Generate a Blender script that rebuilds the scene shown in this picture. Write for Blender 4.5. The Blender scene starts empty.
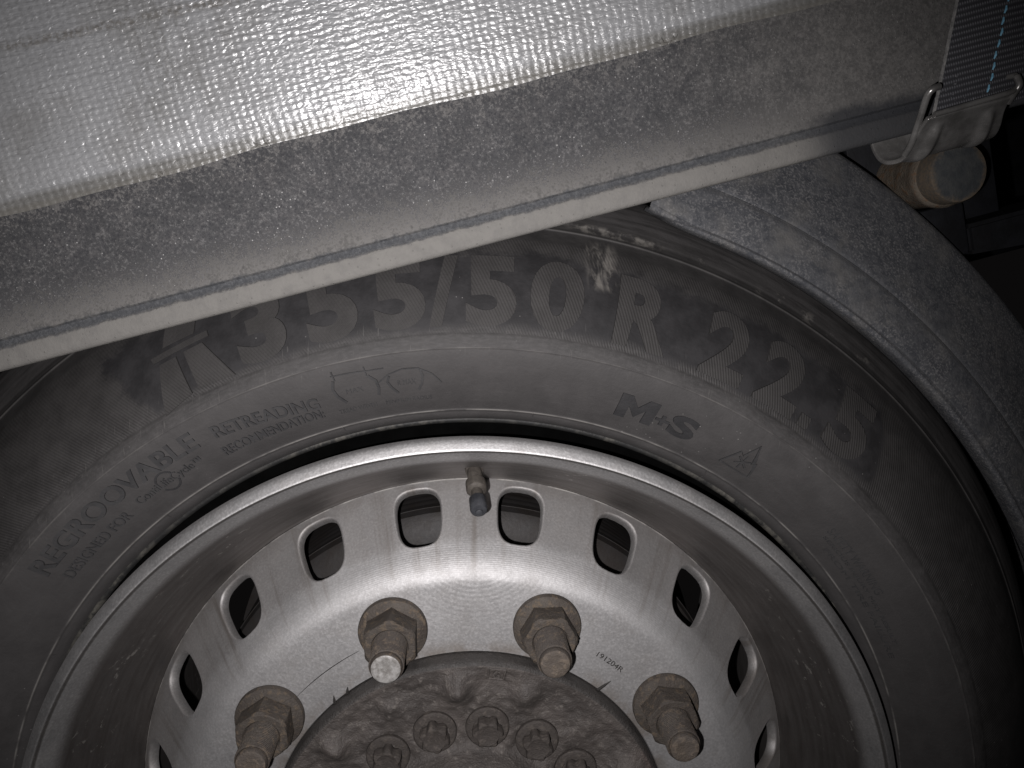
import bpy, bmesh, math, random
import numpy as np
from mathutils import Vector, Matrix, noise as mnoise
random.seed(7)
S = bpy.context.scene
COL = S.collection
PI = math.pi
R = math.radians

# ------------------------------------------------------------------ camera
cam_d = bpy.data.cameras.new('camera')
cam = bpy.data.objects.new('camera', cam_d); COL.objects.link(cam)
CR = Vector((0.966556, -0.062492, -0.248724))
CU = Vector((0.255901, 0.171376, 0.951391))
CF = Vector((0.016829, 0.983222, -0.181636))
CPOS = Vector((0.10085, -0.44943, 0.39700))
m = Matrix(((CR.x, CU.x, -CF.x, CPOS.x), (CR.y, CU.y, -CF.y, CPOS.y), (CR.z, CU.z, -CF.z, CPOS.z), (0, 0, 0, 1)))
cam.matrix_world = m
cam_d.sensor_width = 36; cam_d.lens = 765 / 1024 * 36
cam_d.clip_start = 0.01; cam_d.clip_end = 100
S.camera = cam

# ------------------------------------------------------------------ night air, phone flash
w = bpy.data.worlds.new('World'); S.world = w; w.use_nodes = True
w.node_tree.nodes['Background'].inputs[0].default_value = (0.55, 0.5, 0.5, 1)
w.node_tree.nodes['Background'].inputs[1].default_value = 0.006
fl = bpy.data.lights.new('camera_flash', 'SPOT')
fl.energy = 14.8; fl.color = (1.0, 0.970, 0.972); fl.shadow_soft_size = 0.0025
fl.spot_size = R(101); fl.spot_blend = 1.0
flo = bpy.data.objects.new('camera_flash', fl); COL.objects.link(flo)
flo.location = CPOS - CR * 0.025 - CU * 0.018 + CF * 0.004
flo.rotation_euler = (CF - CR * 0.045 + CU * 0.015).to_track_quat('-Z', 'Y').to_euler()
S.view_settings.view_transform = 'Standard'; S.view_settings.look = 'None'
S.view_settings.exposure = 0; S.view_settings.gamma = 1; S.view_settings.use_curve_mapping = False
S.render.engine = 'CYCLES'

# ------------------------------------------------------------------ node helper
class G:
    def __init__(s, name):
        s.m = bpy.data.materials.new(name); s.m.use_nodes = True
        s.t = s.m.node_tree; s.t.nodes.clear()
        s.out = s.t.nodes.new('ShaderNodeOutputMaterial')
        s.b = s.t.nodes.new('ShaderNodeBsdfPrincipled')
        s.t.links.new(s.b.outputs[0], s.out.inputs[0])
        s.tc = s.t.nodes.new('ShaderNodeTexCoord').outputs['Object']
        x = s.t.nodes.new('ShaderNodeSeparateXYZ'); s.t.links.new(s.tc, x.inputs[0])
        s.x, s.y, s.z = x.outputs
    def put(s, sock, v):
        if isinstance(v, bpy.types.NodeSocket): s.t.links.new(v, sock)
        elif isinstance(v, tuple) and len(v) == 3 and sock.type == 'RGBA': sock.default_value = v + (1,)
        else: sock.default_value = v
    def ma(s, op, a, b=0.0, c=0.0):
        n = s.t.nodes.new('ShaderNodeMath'); n.operation = op
        s.put(n.inputs[0], a); s.put(n.inputs[1], b); s.put(n.inputs[2], c); return n.outputs[0]
    def add(s, a, b): return s.ma('ADD', a, b)
    def sub(s, a, b): return s.ma('SUBTRACT', a, b)
    def mul(s, a, b): return s.ma('MULTIPLY', a, b)
    def mx(s, a, b): return s.ma('MAXIMUM', a, b)
    def sin(s, a): return s.ma('SINE', a)
    def ss(s, v, a, b, o0=0.0, o1=1.0):          # smoothstep, also falling when a > b
        n = s.t.nodes.new('ShaderNodeMapRange'); n.interpolation_type = 'SMOOTHSTEP'
        if a > b: a, b, o0, o1 = b, a, o1, o0
        s.put(n.inputs['Value'], v)
        n.inputs['From Min'].default_value = a; n.inputs['From Max'].default_value = b
        n.inputs['To Min'].default_value = o0; n.inputs['To Max'].default_value = o1
        return n.outputs[0]
    def box(s, v, a, b, e): return s.mul(s.ss(v, a - e, a + e), s.ss(v, b + e, b - e))
    def vec(s, x, y, z):
        n = s.t.nodes.new('ShaderNodeCombineXYZ')
        for i, v in enumerate((x, y, z)): s.put(n.inputs[i], v)
        return n.outputs[0]
    def scale(s, sx, sy, sz, rot=(0, 0, 0)):
        n = s.t.nodes.new('ShaderNodeMapping'); s.t.links.new(s.tc, n.inputs[0])
        n.inputs['Scale'].default_value = (sx, sy, sz); n.inputs['Rotation'].default_value = rot; return n.outputs[0]
    def noise(s, sc, det=3, rough=0.55, v=None, dist=0.0):
        n = s.t.nodes.new('ShaderNodeTexNoise'); s.put(n.inputs['Vector'], v or s.tc)
        n.inputs['Scale'].default_value = sc; n.inputs['Detail'].default_value = det
        n.inputs['Roughness'].default_value = rough; n.inputs['Distortion'].default_value = dist
        return n.outputs[0]
    def voro(s, sc, v=None, feat='F1'):
        n = s.t.nodes.new('ShaderNodeTexVoronoi'); n.feature = feat; s.put(n.inputs['Vector'], v or s.tc)
        n.inputs['Scale'].default_value = sc; return n.outputs['Distance']
    def mix(s, f, a, b):
        n = s.t.nodes.new('ShaderNodeMix'); n.data_type = 'RGBA'
        s.put(n.inputs[0], f); s.put(n.inputs[6], a); s.put(n.inputs[7], b); return n.outputs[2]
    def fmix(s, f, a, b):
        n = s.t.nodes.new('ShaderNodeMix'); n.data_type = 'FLOAT'
        s.put(n.inputs[0], f); s.put(n.inputs[2], a); s.put(n.inputs[3], b); return n.outputs[0]
    def bump(s, h, dist, strength=1.0, normal=None):
        n = s.t.nodes.new('ShaderNodeBump'); s.put(n.inputs['Height'], h)
        n.inputs['Distance'].default_value = dist; s.put(n.inputs['Strength'], strength)
        if normal: s.t.links.new(normal, n.inputs['Normal'])
        return n.outputs[0]
    def set(s, col=None, rough=None, metal=None, normal=None, spec=None):
        if col is not None: s.put(s.b.inputs['Base Color'], col)
        if rough is not None: s.put(s.b.inputs['Roughness'], rough)
        if metal is not None: s.put(s.b.inputs['Metallic'], metal)
        if spec is not None: s.put(s.b.inputs['Specular IOR Level'], spec)
        if normal is not None: s.t.links.new(normal, s.b.inputs['Normal'])
        return s.m
    def polar(s):
        r = s.ma('SQRT', s.add(s.mul(s.x, s.x), s.mul(s.z, s.z)))
        return r, s.ma('ARCTAN2', s.z, s.x)

# ------------------------------------------------------------------ materials
def mat_tyre():
    g = G('tyre_rubber'); r, th = g.polar()
    arc = g.mul(th, 0.385)
    pol = g.vec(arc, r, 0.0)
    n1 = g.noise(9, 4, .6); n2 = g.noise(60, 4, .65); n3 = g.noise(500, 3, .6)
    streak = g.noise(1, 5, .65, g.vec(g.mul(th, 7), g.mul(r, 260), 0.0))
    rub = g.mix(g.ss(n2, .3, .7), (.023, .0216, .0214), (.032, .0301, .0296))
    dust = (.078, .0735, .0735)
    inner = g.ss(r, .362, .350)
    d = g.mul(g.ss(n1, .35, .75), g.ss(n2, .3, .75))
    d = g.add(g.mul(d, .20), g.mul(inner, .36))
    d = g.add(d, g.mul(g.box(r, .351, .366, .004), g.mul(g.ss(g.noise(1, 5, .7, g.vec(g.mul(th, 60), g.mul(r, 500), 0.0)), .40, .70), .30)))
    d = g.add(d, g.mul(g.ss(streak, .52, .75), .12))
    d = g.add(d, g.mul(g.ss(r, .428, .440), g.mul(g.ss(streak, .35, .6), .5)))
    col = g.mix(d, rub, dust)
    # smooth darker ground behind the large figures, with ragged edge
    rr = g.add(r, g.mul(g.sub(n2, .5), .016)); tt = g.add(th, g.mul(g.sub(n2, .5), .05))
    slant = g.add(tt, g.mul(g.sub(r, .385), -1.0))
    panel = g.mul(g.box(rr, .3655, .409, .0035), g.box(slant, R(46.5), R(122.2), .008))
    col = g.mix(g.mul(panel, .64), col, g.mix(g.ss(n2, .35, .7), (.014, .0137, .0152), (.026, .0253, .0275)))
    # thin bright rubbed mould lines
    ln = g.mul(g.box(r, .3103, .3110, .0005), g.ss(g.noise(45, 3, .6), .34, .6))
    ln = g.add(ln, g.mul(g.box(r, .3522, .3529, .0006), g.mul(g.ss(g.noise(38, 3), .40, .65), .38)))
    ln = g.add(ln, g.mul(g.box(r, .4262, .4276, .0007), g.mul(g.ss(g.noise(30, 3), .3, .6), .13)))
    col = g.mix(ln, col, (.19, .18, .17))
    # fine scuffs and scratches near the M S area
    sc = g.mul(g.ss(g.noise(1, 2, .5, g.vec(g.mul(g.x, 900), g.mul(g.z, 70), 0.0)), .66, .72), g.box(r, .350, .372, .006))
    col = g.mix(g.mul(sc, .18), col, (.20, .19, .18))
    # pale chalky rub marks above the figures
    u = g.mul(g.sub(th, R(78.4)), .41); v = g.sub(r, .408)
    q = g.add(u, g.mul(v, -.18))
    mk = g.mul(g.box(q, -.0105, .0075, .004), g.box(v, -.013, .014, .003))
    swirl = g.noise(1, 5, .6, g.vec(g.mul(q, 170), g.mul(v, 75), 0.0), .9)
    mk = g.mul(mk, g.ss(swirl, .40, .66))
    st = g.mul(g.box(th, R(73.2), R(80.8), .02), g.box(r, .4285, .4335, .0015))
    st = g.mul(st, g.ss(g.noise(120, 4, .65), .42, .62))
    st2 = g.mul(g.box(th, R(50), R(70), .05), g.mul(g.box(r, .429, .436, .002), g.ss(g.noise(70, 4, .65), .56, .68)))
    col = g.mix(g.mul(g.mx(mk, g.mx(st, g.mul(st2, .7))), .8), col, (.15, .140, .128))
    # tiny pale specks
    sp = g.ss(g.voro(160), .075, .04)
    col = g.mix(g.mul(sp, g.mul(g.ss(n1, .5, .65), .5)), col, (.30, .29, .28))
    # moulded hatch in the outer band
    ph = g.add(g.mul(arc, -.883), g.mul(r, .469))
    hat = g.add(g.mul(g.sin(g.mul(ph, 2 * PI / .0017)), .5), .5)
    hm = g.mul(g.box(r, .362, .418, .001), g.sub(1.0, panel))
    h = g.add(g.mul(hat, g.mul(hm, .00018)), g.add(g.mul(n3, .00018), g.mul(n2, .0005)))
    col = g.mix(g.mul(hm, g.mul(hat, .10)), col, (.09, .083, .08))
    rough = g.add(.60, g.mul(n2, .2))
    return g.set(col, rough, 0.0, g.bump(h, 1.0, .9), g.fmix(panel, .34, .18))
def mat_figures():
    g = G('hatched_figure_rubber'); r, th = g.polar(); arc = g.mul(th, .385)
    ph = g.add(g.mul(arc, -.883), g.mul(r, .469))
    hat = g.add(g.mul(g.sin(g.mul(ph, 2 * PI / .00175)), .5), .5)
    n = g.noise(55, 4, .6); n3 = g.noise(600, 2)
    col = g.mix(g.ss(n, .3, .7), (.028, .0263, .0258), (.038, .0357, .0350))
    fade = g.mul(hat, g.ss(r, .376, .403, .05, 1.0))
    col = g.mix(g.mul(fade, .30), col, (.032, .030, .031))
    return g.set(col, .75, 0.0, g.bump(g.add(g.mul(hat, .00018), g.mul(n3, .0002)), 1.0, 1.0), .3)
def mat_letters():
    g = G('smooth_lettering_rubber'); n = g.noise(80, 4, .6)
    col = g.mix(g.ss(n, .3, .7), (.027, .0266, .028), (.038, .037, .0385))
    return g.set(col, .65, 0.0, g.bump(g.noise(500, 2), .0003), .12)
def mat_words():
    g = G('worn_lettering_rubber'); n = g.noise(80, 4, .6)
    col = g.mix(g.ss(n, .3, .7), (.036, .0353, .0365), (.050, .049, .050))
    return g.set(col, .7, 0.0, g.bump(g.noise(500, 2), .0003), .12)
def mat_bead():
    g = G('bead_rubber'); n = g.noise(110, 4, .65); n2 = g.noise(14, 2)
    col = g.mix(g.mul(g.ss(n, .42, .66), g.ss(n2, .3, .6)), (.018, .018, .018), (.085, .080, .070))
    return g.set(col, .6, 0.0, g.bump(g.noise(400, 3), .0004), .3)
def mat_silver(name, disc):
    g = G(name); r, th = g.polar()
    n1 = g.noise(13, 4, .6); n2 = g.noise(75, 4, .6); n3 = g.noise(650, 2, .6)
    base = g.mix(g.ss(n1, .3, .7), (.43, .422, .422), (.51, .502, .502))
    base = g.mix(g.mul(g.ss(n2, .42, .75), .30), base, (.33, .31, .295))
    base = g.mix(g.mul(g.ss(n3, .45, .7), .35), base, (.72, .71, .715))
    base = g.mix(g.mul(g.ss(n3, .45, .3), .28), base, (.28, .275, .28))
    # brown grime carried outward as radial streaks
    run = g.noise(1, 4, .6, g.vec(g.mul(th, 26), g.mul(r, 6), 0.0))
    if disc:
        k = g.mul(g.ss(run, .50, .78), g.box(r, .20, .247, .006))
        base = g.mix(g.mul(k, .75), base, (.22, .19, .165))
        base = g.mix(g.mul(g.ss(r, .236, .2465), g.mul(g.ss(n2, .3, .6), .40)), base, (.20, .18, .165))
        base = g.mix(g.mul(g.ss(r, .152, .1415), g.mul(g.ss(n2, .35, .6), .55)), base, (.24, .20, .165))
        sc = g.mul(g.ss(g.noise(1, 1, .5, g.vec(g.mul(th, 150), g.mul(r, 14), 3.0)), .80, .84), g.box(r, .225, .244, .003))
        base = g.mix(g.mul(sc, .5), base, (.8, .8, .8))
        base = g.mix(g.mul(g.ss(r, .211, .218), .35), base, (.30, .28, .268))
        ring = g.sin(g.mul(r, 2 * PI / .0011))
        dx = g.sub(g.x, 0.004); dz = g.sub(g.z, .222)
        rr = g.ma('SQRT', g.add(g.mul(dx, dx), g.mul(dz, dz)))
        ring2 = g.mul(g.sin(g.mul(g.add(rr, g.mul(n2, .0006)), 2 * PI / .0034)), g.ss(rr, .085, .02))
        flat = g.ss(r, .198, .193)
        band = g.box(r, .194, .213, .003)
        h = g.add(g.mul(g.mul(ring, band), .00002), g.mul(g.mul(ring2, flat), .00003))
        h = g.add(h, g.mul(n3, .00013))
        base = g.mix(g.mul(band, .25), base, (.68, .67, .67))
        base = g.mix(g.mul(g.mul(flat, g.add(g.mul(ring2, .5), .5)), .13), base, (.30, .29, .29))
        rough = g.add(.60, g.mul(n2, .18))
    else:
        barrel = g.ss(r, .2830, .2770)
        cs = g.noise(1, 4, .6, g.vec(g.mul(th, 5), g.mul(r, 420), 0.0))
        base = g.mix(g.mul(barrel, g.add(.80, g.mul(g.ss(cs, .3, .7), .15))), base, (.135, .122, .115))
        # scuffed, flaked patches low in the barrel
        f = g.noise(1, 5, .7, g.vec(g.mul(th, 30), g.mul(r, 330), g.mul(g.y, 40)), .4)
        fm = g.mul(g.ss(f, .60, .66), g.mul(g.box(r, .262, .281, .004), g.ss(g.noise(9, 2), .44, .56)))
        base = g.mix(g.mul(fm, .75), base, (.55, .53, .50))
        # worn edge line where lip meets barrel
        wl = g.mul(g.box(r, .2886, .2901, .0005), g.ss(g.noise(40, 4, .6), .22, .40))
        base = g.mix(g.mul(wl, .75), base, (.10, .09, .08))
        pit = g.ss(g.voro(70), .055, .03)
        base = g.mix(g.mul(pit, .6), base, (.12, .10, .09))
        h = g.add(g.mul(n3, .00012), g.mul(n2, .0004))
        rough = g.add(.50, g.mul(n2, .20))
    if disc:
        wl = g.mul(g.ss(r, .2461, .2465), g.ss(g.noise(60, 4, .65), .40, .60))
        base = g.mix(g.mul(wl, .8), base, (.75, .73, .70))
    return g.set(base, rough, .95, g.bump(h, 1.0, .8), .5)
def mat_rust(name, a, b, c):
    g = G(name)
    rnd = g.t.nodes.new('ShaderNodeObjectInfo').outputs['Random']
    v = g.t.nodes.new('ShaderNodeVectorMath'); g.t.links.new(g.tc, v.inputs[0]); g.t.links.new(g.vec(g.mul(rnd, 7.3), g.mul(rnd, 3.1), rnd), v.inputs[1]); v = v.outputs[0]
    n = g.noise(55, 5, .65, v); n2 = g.noise(240, 4, .65, v); n3 = g.noise(900, 2, .5, v)
    col = g.mix(g.ss(n, .34, .68), a, b)
    col = g.mix(g.mul(g.ss(n2, .50, .66), .7), col, c)
    col = g.mix(g.mul(rnd, .35), col, (.05, .044, .04))
    h = g.add(g.mul(n2, .0011), g.mul(n3, .0005))
    return g.set(col, g.add(.5, g.mul(n2, .35)), g.mul(g.ss(n, .6, .4), .25), g.bump(h, 1.0, .9), .22)
def mat_hub():
    g = G('cast_iron_hub'); n = g.noise(38, 5, .65); n2 = g.noise(230, 4, .7); n3 = g.noise(900, 2)
    col = g.mix(g.ss(n, .38, .68), (.060, .052, .048), (.094, .081, .074))
    col = g.mix(g.mul(g.ss(n2, .54, .72), .7), col, (.185, .165, .15))
    red = g.mul(g.ss(g.noise(17, 3), .56, .68), .45)
    col = g.mix(red, col, (.105, .070, .062))
    r, th = g.polar()
    col = g.mix(g.mul(g.ss(r, .1366, .1378), .75), col, (.030, .028, .027))
    h = g.add(g.mul(n2, .0012), g.add(g.mul(n3, .0005), g.mul(n, .0010)))
    return g.set(col, g.add(.42, g.mul(n2, .45)), .12, g.bump(h, 1.0, 1.0), .5)
def mat_rail():
    g = G('dusty_painted_rail')
    n = g.noise(55, 4, .6); n2 = g.noise(190, 4, .65); n3 = g.noise(740, 3, .75)
    paint = g.mix(g.ss(n, .3, .7), (.033, .033, .0345), (.045, .0445, .0460))
    paint = g.mix(g.mul(g.ss(n2, .42, .74), .40), paint, (.072, .068, .067))
    sp = g.ss(n3, .53, .66)
    paint = g.mix(g.mul(sp, .38), paint, (.150, .146, .144))
    sp2 = g.ss(g.voro(330), .16, .07)
    paint = g.mix(g.mul(sp2, g.mul(g.ss(n, .40, .62), .85)), paint, (.30, .295, .29))
    dk = g.ss(n3, .47, .36)
    paint = g.mix(g.mul(dk, .75), paint, (.022, .022, .025))
    zz = g.add(g.z, g.add(g.mul(g.sub(n2, .5), .034), g.mul(g.sub(n, .5), .016)))
    zz = g.add(zz, g.mul(g.sub(n3, .5), .060))
    dust = g.mul(g.ss(zz, .4270, .4175), .78)
    dust = g.mx(dust, g.mul(g.ss(g.add(g.x, g.mul(g.sub(n, .5), .10)), .20, .32), .70))  # dustier right end, its colour also lightened to offset the flash fall-off
    dust = g.mx(dust, g.mul(g.ss(zz, .464, .4675), .35))
    dcol = g.mix(g.ss(g.add(g.mul(n2, .45), g.mul(n3, .55)), .36, .62), (.066, .0635, .061), (.112, .107, .102))
    col = g.mix(dust, paint, dcol)
    zl = g.add(g.z, g.mul(g.sub(n2, .5), .0045))
    lmask = g.mul(g.box(zl, .4078, .4120, .0012), g.ss(g.x, .27, .23, .70, .82))
    col = g.mix(lmask, col, g.mix(g.ss(n3, .4, .7), (.030, .032, .036), (.052, .055, .060)))
    low = g.ss(zl, .4076, .4068)
    bandc = g.mix(g.ss(n2, .35, .75), (.120, .115, .108), (.100, .096, .091))
    col = g.mix(g.mul(low, .93), col, bandc)
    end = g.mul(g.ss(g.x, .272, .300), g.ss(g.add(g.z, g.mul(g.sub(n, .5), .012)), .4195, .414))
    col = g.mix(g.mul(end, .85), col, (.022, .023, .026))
    h = g.add(g.mul(n3, .0004), g.add(g.mul(n2, .0004), g.mul(sp2, .0003)))
    return g.set(col, .78, 0.0, g.bump(h, 1.0, .8), .12)
def mat_tarp(name, hem):
    g = G(name)
    n = g.noise(16, 4, .6); n2 = g.noise(75, 4, .6); n3 = g.noise(500, 3, .6)
    wob = g.noise(110, 2, .5); wob2 = g.noise(130, 2, .5, g.scale(1, 1, 1, (0, .6, .4)))
    px, pz = (.0038, .0028)
    hx = .42 if not hem else .06
    xx = g.add(g.mul(g.x, 2 * PI / px), g.mul(g.sub(wob, .5), 14.0 * hx))
    zz = g.add(g.mul(g.z, 2 * PI / pz), g.mul(g.sub(wob2, .5), 12.0 * hx))
    w1 = g.mul(g.sin(g.mul(g.add(xx, zz), .5)), g.sin(g.mul(g.sub(xx, zz), .5)))
    rip = g.noise(1, 2, .5, g.vec(g.add(g.mul(g.x, 250), g.mul(g.z, 60)), 0.0, g.mul(g.z, 560)), .5)
    weave = g.add(g.mul(g.mul(w1, g.ss(n, .2, .7, .35, 1.0)), .50), g.mul(rip, 2.3))
    col = g.mix(g.ss(n, .3, .7), (.165, .167, .172), (.192, .194, .198))
    pit = g.ss(w1, -.25, -.75)
    if hem:
        col = g.mix(g.ss(n2, .3, .7), (.104, .102, .098), (.082, .080, .076))
        col = g.mix(g.mul(pit, .55), col, (.060, .058, .054))
        col = g.mix(g.ss(g.z, .4712, .4745), col, (.138, .139, .141))
        low = g.ss(g.add(g.z, g.mul(g.sub(n2, .5), .004)), .4705, .4675)
        col = g.mix(g.mul(low, .7), col, (.085, .080, .071))
        rough = .38; weave = g.add(g.mul(w1, .35), g.mul(rip, 1.2))
    else:
        col = g.mix(g.mul(pit, g.mul(g.ss(n2, .3, .6), .30)), col, (.09, .089, .088))
        drip = g.noise(1, 5, .65, g.vec(g.mul(g.x, 60), 0.0, g.mul(g.z, 9)))
        dz = g.mul(g.box(g.x, -.03, .035, .02), g.ss(g.z, .478, .50))
        col = g.mix(g.mul(g.mul(g.ss(drip, .40, .72), dz), g.mul(g.ss(n3, .30, .62), .85)), col, (.065, .062, .056))
        sl = g.add(g.z, g.add(g.mul(g.x, .047), g.mul(g.sub(n2, .5), .003)))
        seam = g.mul(g.box(sl, .5312, .5350, .0014), g.ss(g.x, .075, .045))
        col = g.mix(g.mul(seam, g.add(.15, g.mul(g.ss(n3, .4, .6), .6))), col, (.085, .079, .072))
        stn = g.mul(g.ss(g.noise(28, 4, .65), .46, .66), g.mx(g.ss(g.z, .50, .475), g.box(g.x, -.12, .05, .03)))
        col = g.mix(g.mul(stn, .38), col, (.105, .102, .098))
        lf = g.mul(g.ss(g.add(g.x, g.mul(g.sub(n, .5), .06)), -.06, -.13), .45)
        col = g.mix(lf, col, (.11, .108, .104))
        rough = g.add(.27, g.mul(n2, .16))
    h = g.add(g.mul(weave, .00030), g.mul(n3, .00010))
    h = g.add(h, g.mul(n2, .0007))
    return g.set(col, rough, 0.0, g.bump(h, 1.0, 1.0), .8 if hem else 1.0)
def mat_mudguard():
    g = G('dusty_black_plastic'); n = g.noise(30, 4, .6); n2 = g.noise(170, 4, .65); n3 = g.noise(620, 3, .7)
    col = g.mix(g.ss(n2, .35, .65), (.050, .052, .058), (.080, .081, .086))
    d = g.mul(g.ss(n3, .50, .62), g.ss(n, .25, .6))
    col = g.mix(g.mul(d, .38), col, (.27, .26, .255))
    d2 = g.mul(g.ss(g.noise(26, 5, .7), .46, .72), .55)
    col = g.mix(d2, col, (.145, .138, .129))
    r, th = g.polar()
    ed = g.mul(g.box(r, .4465, .4515, .001), g.ss(n2, .38, .62))
    col = g.mix(g.mul(g.box(r, .4470, .4484, .0004), .6), col, (.03, .03, .032))
    dk = g.mul(g.box(r, .4725, .4755, .0015), .55)
    col = g.mix(dk, col, (.06, .06, .062))
    scr = g.ss(g.noise(1, 2, .5, g.vec(g.mul(g.x, 260), g.mul(g.z, 260), 0.0), 2.0), .74, .78)
    col = g.mix(g.mul(scr, .4), col, (.05, .05, .05))
    h = g.add(g.mul(n3, .0004), g.mul(n2, .0003))
    return g.set(col, .75, 0.0, g.bump(h, 1.0, 1.0), .15)
def mat_webbing():
    g = G('black_webbing'); n = g.noise(220, 3, .6); n1 = g.noise(30, 3)
    rib = g.add(g.mul(g.sin(g.add(g.mul(g.z, 2 * PI / .0025), g.mul(n1, 2.0))), .5), .5)
    cr = g.add(g.mul(g.sin(g.mul(g.x, 2 * PI / .0011)), .5), .5)
    col = g.mix(g.mul(rib, g.add(.45, g.mul(n, .4))), (.018, .018, .021), (.095, .095, .104))
    fz = g.mul(g.ss(g.noise(420, 3, .7), .60, .72), g.ss(n1, .4, .65))
    col = g.mix(g.mul(fz, .7), col, (.24, .24, .25))
    return g.set(col, .8, 0.0, g.bump(g.add(g.mul(rib, .0005), g.mul(g.mul(cr, rib), .0003)), 1.0, 1.0), .3)
def mat_plain(name, a, b, rough, metal=0.0, sc=60, spec=.4, bh=.0005):
    g = G(name); n = g.noise(sc, 4, .62); n2 = g.noise(sc * 9, 3, .6)
    col = g.mix(g.ss(n, .32, .68), a, b)
    return g.set(col, g.add(rough - .08, g.mul(n2, .16)), metal, g.bump(g.add(g.mul(n, bh), g.mul(n2, bh * .4)), 1.0, .8), spec)

def mat_endcap():
    g = G('grey_end_with_rusty_rim'); dx = g.sub(g.x, .4290); dz = g.sub(g.z, .3650)
    rr = g.ma('SQRT', g.add(g.mul(dx, dx), g.mul(dz, dz))); n = g.noise(120, 4, .65); n2 = g.noise(500, 3, .6)
    col = g.mix(g.ss(n, .35, .65), (.040, .043, .046), (.058, .060, .060))
    rim = g.ss(g.add(rr, g.mul(g.sub(n, .5), .010)), .0150, .0195)
    col = g.mix(g.mul(rim, .8), col, g.mix(g.ss(n2, .4, .6), (.085, .072, .058), (.12, .09, .062)))
    scr = g.ss(g.noise(1, 2, .5, g.vec(g.mul(g.add(g.x, g.z), 260), 0.0, g.mul(g.sub(g.x, g.z), 25))), .70, .74)
    col = g.mix(g.mul(scr, .5), col, (.14, .135, .12))
    return g.set(col, .65, 0.0, g.bump(g.add(g.mul(n, .0008), g.mul(n2, .0003)), 1.0, 1.0), .2)
M = dict(
    tyre=mat_tyre(), fig=mat_figures(), let=mat_letters(), word=mat_words(), bead=mat_bead(),
    rim=mat_silver('silver_rim_paint', False), disc=mat_silver('silver_disc_paint', True),
    nut=mat_rust('grimy_nut_steel', (.088, .076, .066), (.052, .043, .037), (.145, .110, .078)),
    stud=mat_rust('threaded_steel', (.082, .071, .062), (.052, .043, .038), (.140, .108, .080)),
    tip=mat_rust('worn_stud_end', (.120, .098, .080), (.088, .075, .066), (.19, .152, .118)),
    white=mat_plain('bare_bright_steel', (.36, .35, .34), (.17, .16, .15), .5, .2, 260),
    hub=mat_hub(), bolt=mat_rust('grimy_bolt_steel', (.072, .063, .058), (.054, .046, .042), (.115, .098, .086)),
    drum=mat_plain('brake_drum_iron', (.028, .026, .026), (.022, .018, .016), .6, .2, 40),
    brass=mat_plain('tarnished_brass', (.10, .088, .076), (.06, .052, .046), .6, .3, 300),
    cap=mat_plain('black_valve_cap', (.030, .031, .036), (.05, .052, .058), .45, 0, 200),
    ink=mat_plain('dark_stamp', (.012, .011, .010), (.025, .022, .02), .7, 0, 600),
    rail=mat_rail(), tarp=mat_tarp('silver_tarpaulin', False), hem=mat_tarp('dirty_tarpaulin_hem', True),
    gap_shade=mat_plain('black_bead_gap_shade', (.0012, .0012, .0012), (.002, .002, .002), .9, 0, 60, .02),  # shade of the deep bead gap, painted in as a near-black colour
    mud=mat_mudguard(), web=mat_webbing(),
    blue=mat_plain('blue_thread', (.10, .25, .36), (.16, .33, .44), .7, 0, 400),
    edge=mat_plain('frayed_grey_yarn', (.085, .083, .082), (.16, .155, .15), .85, 0, 500),
    zinc=mat_plain('scuffed_zinc_steel', (.27, .262, .255), (.15, .145, .14), .28, .65, 90, .6, .0002),
    rusty=mat_rust('rusty_tube_steel', (.150, .122, .094), (.195, .165, .13), (.19, .10, .048)),
    capend=mat_endcap(), black=mat_plain('black_chassis_paint', (.013, .0135, .016), (.008, .008, .009), .6, 0, 50, .2),
)

# ------------------------------------------------------------------ mesh helpers
def link(name, me, mat, parent=None, sharp=35):
    o = bpy.data.objects.new(name, me); COL.objects.link(o)
    if mat: me.materials.append(mat)
    if parent: o.parent = parent
    if sharp is not None and len(me.polygons):
        me.polygons.foreach_set('use_smooth', [True] * len(me.polygons))
        me.set_sharp_from_angle(angle=R(sharp))
    return o
def from_bm(name, bm, mat, parent=None, sharp=35, recalc=True):
    if recalc: bmesh.ops.recalc_face_normals(bm, faces=bm.faces)
    me = bpy.data.meshes.new(name); bm.to_mesh(me); bm.free()
    return link(name, me, mat, parent, sharp)
def empty(name, loc=(0, 0, 0)):
    o = bpy.data.objects.new(name, None); COL.objects.link(o); o.location = loc
    o.empty_display_size = .05; return o
def tag(o, label, cat, group=None):
    o['label'] = label; o['category'] = cat
    if group: o['group'] = group
    return o
def lathe_bm(prof, n, bm=None, a0=0, a1=2 * PI, close=False):
    """prof: (r, y) pairs turned about the Y axis."""
    bm = bm or bmesh.new(); full = abs(a1 - a0 - 2 * PI) < 1e-6
    rings = []
    for k in range(n if full else n + 1):
        a = a0 + (a1 - a0) * k / n; c, s = math.cos(a), math.sin(a)
        rings.append([bm.verts.new((r * c, y, r * s)) for r, y in prof])
    m_ = len(rings)
    for k in range(m_ if full else m_ - 1):
        A, B = rings[k], rings[(k + 1) % m_]
        for j in range(len(prof) - 1 if not close else len(prof)):
            j2 = (j + 1) % len(prof)
            bm.faces.new((A[j], A[j2], B[j2], B[j]))
    bmesh.ops.remove_doubles(bm, verts=bm.verts, dist=1e-6)
    return bm
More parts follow.
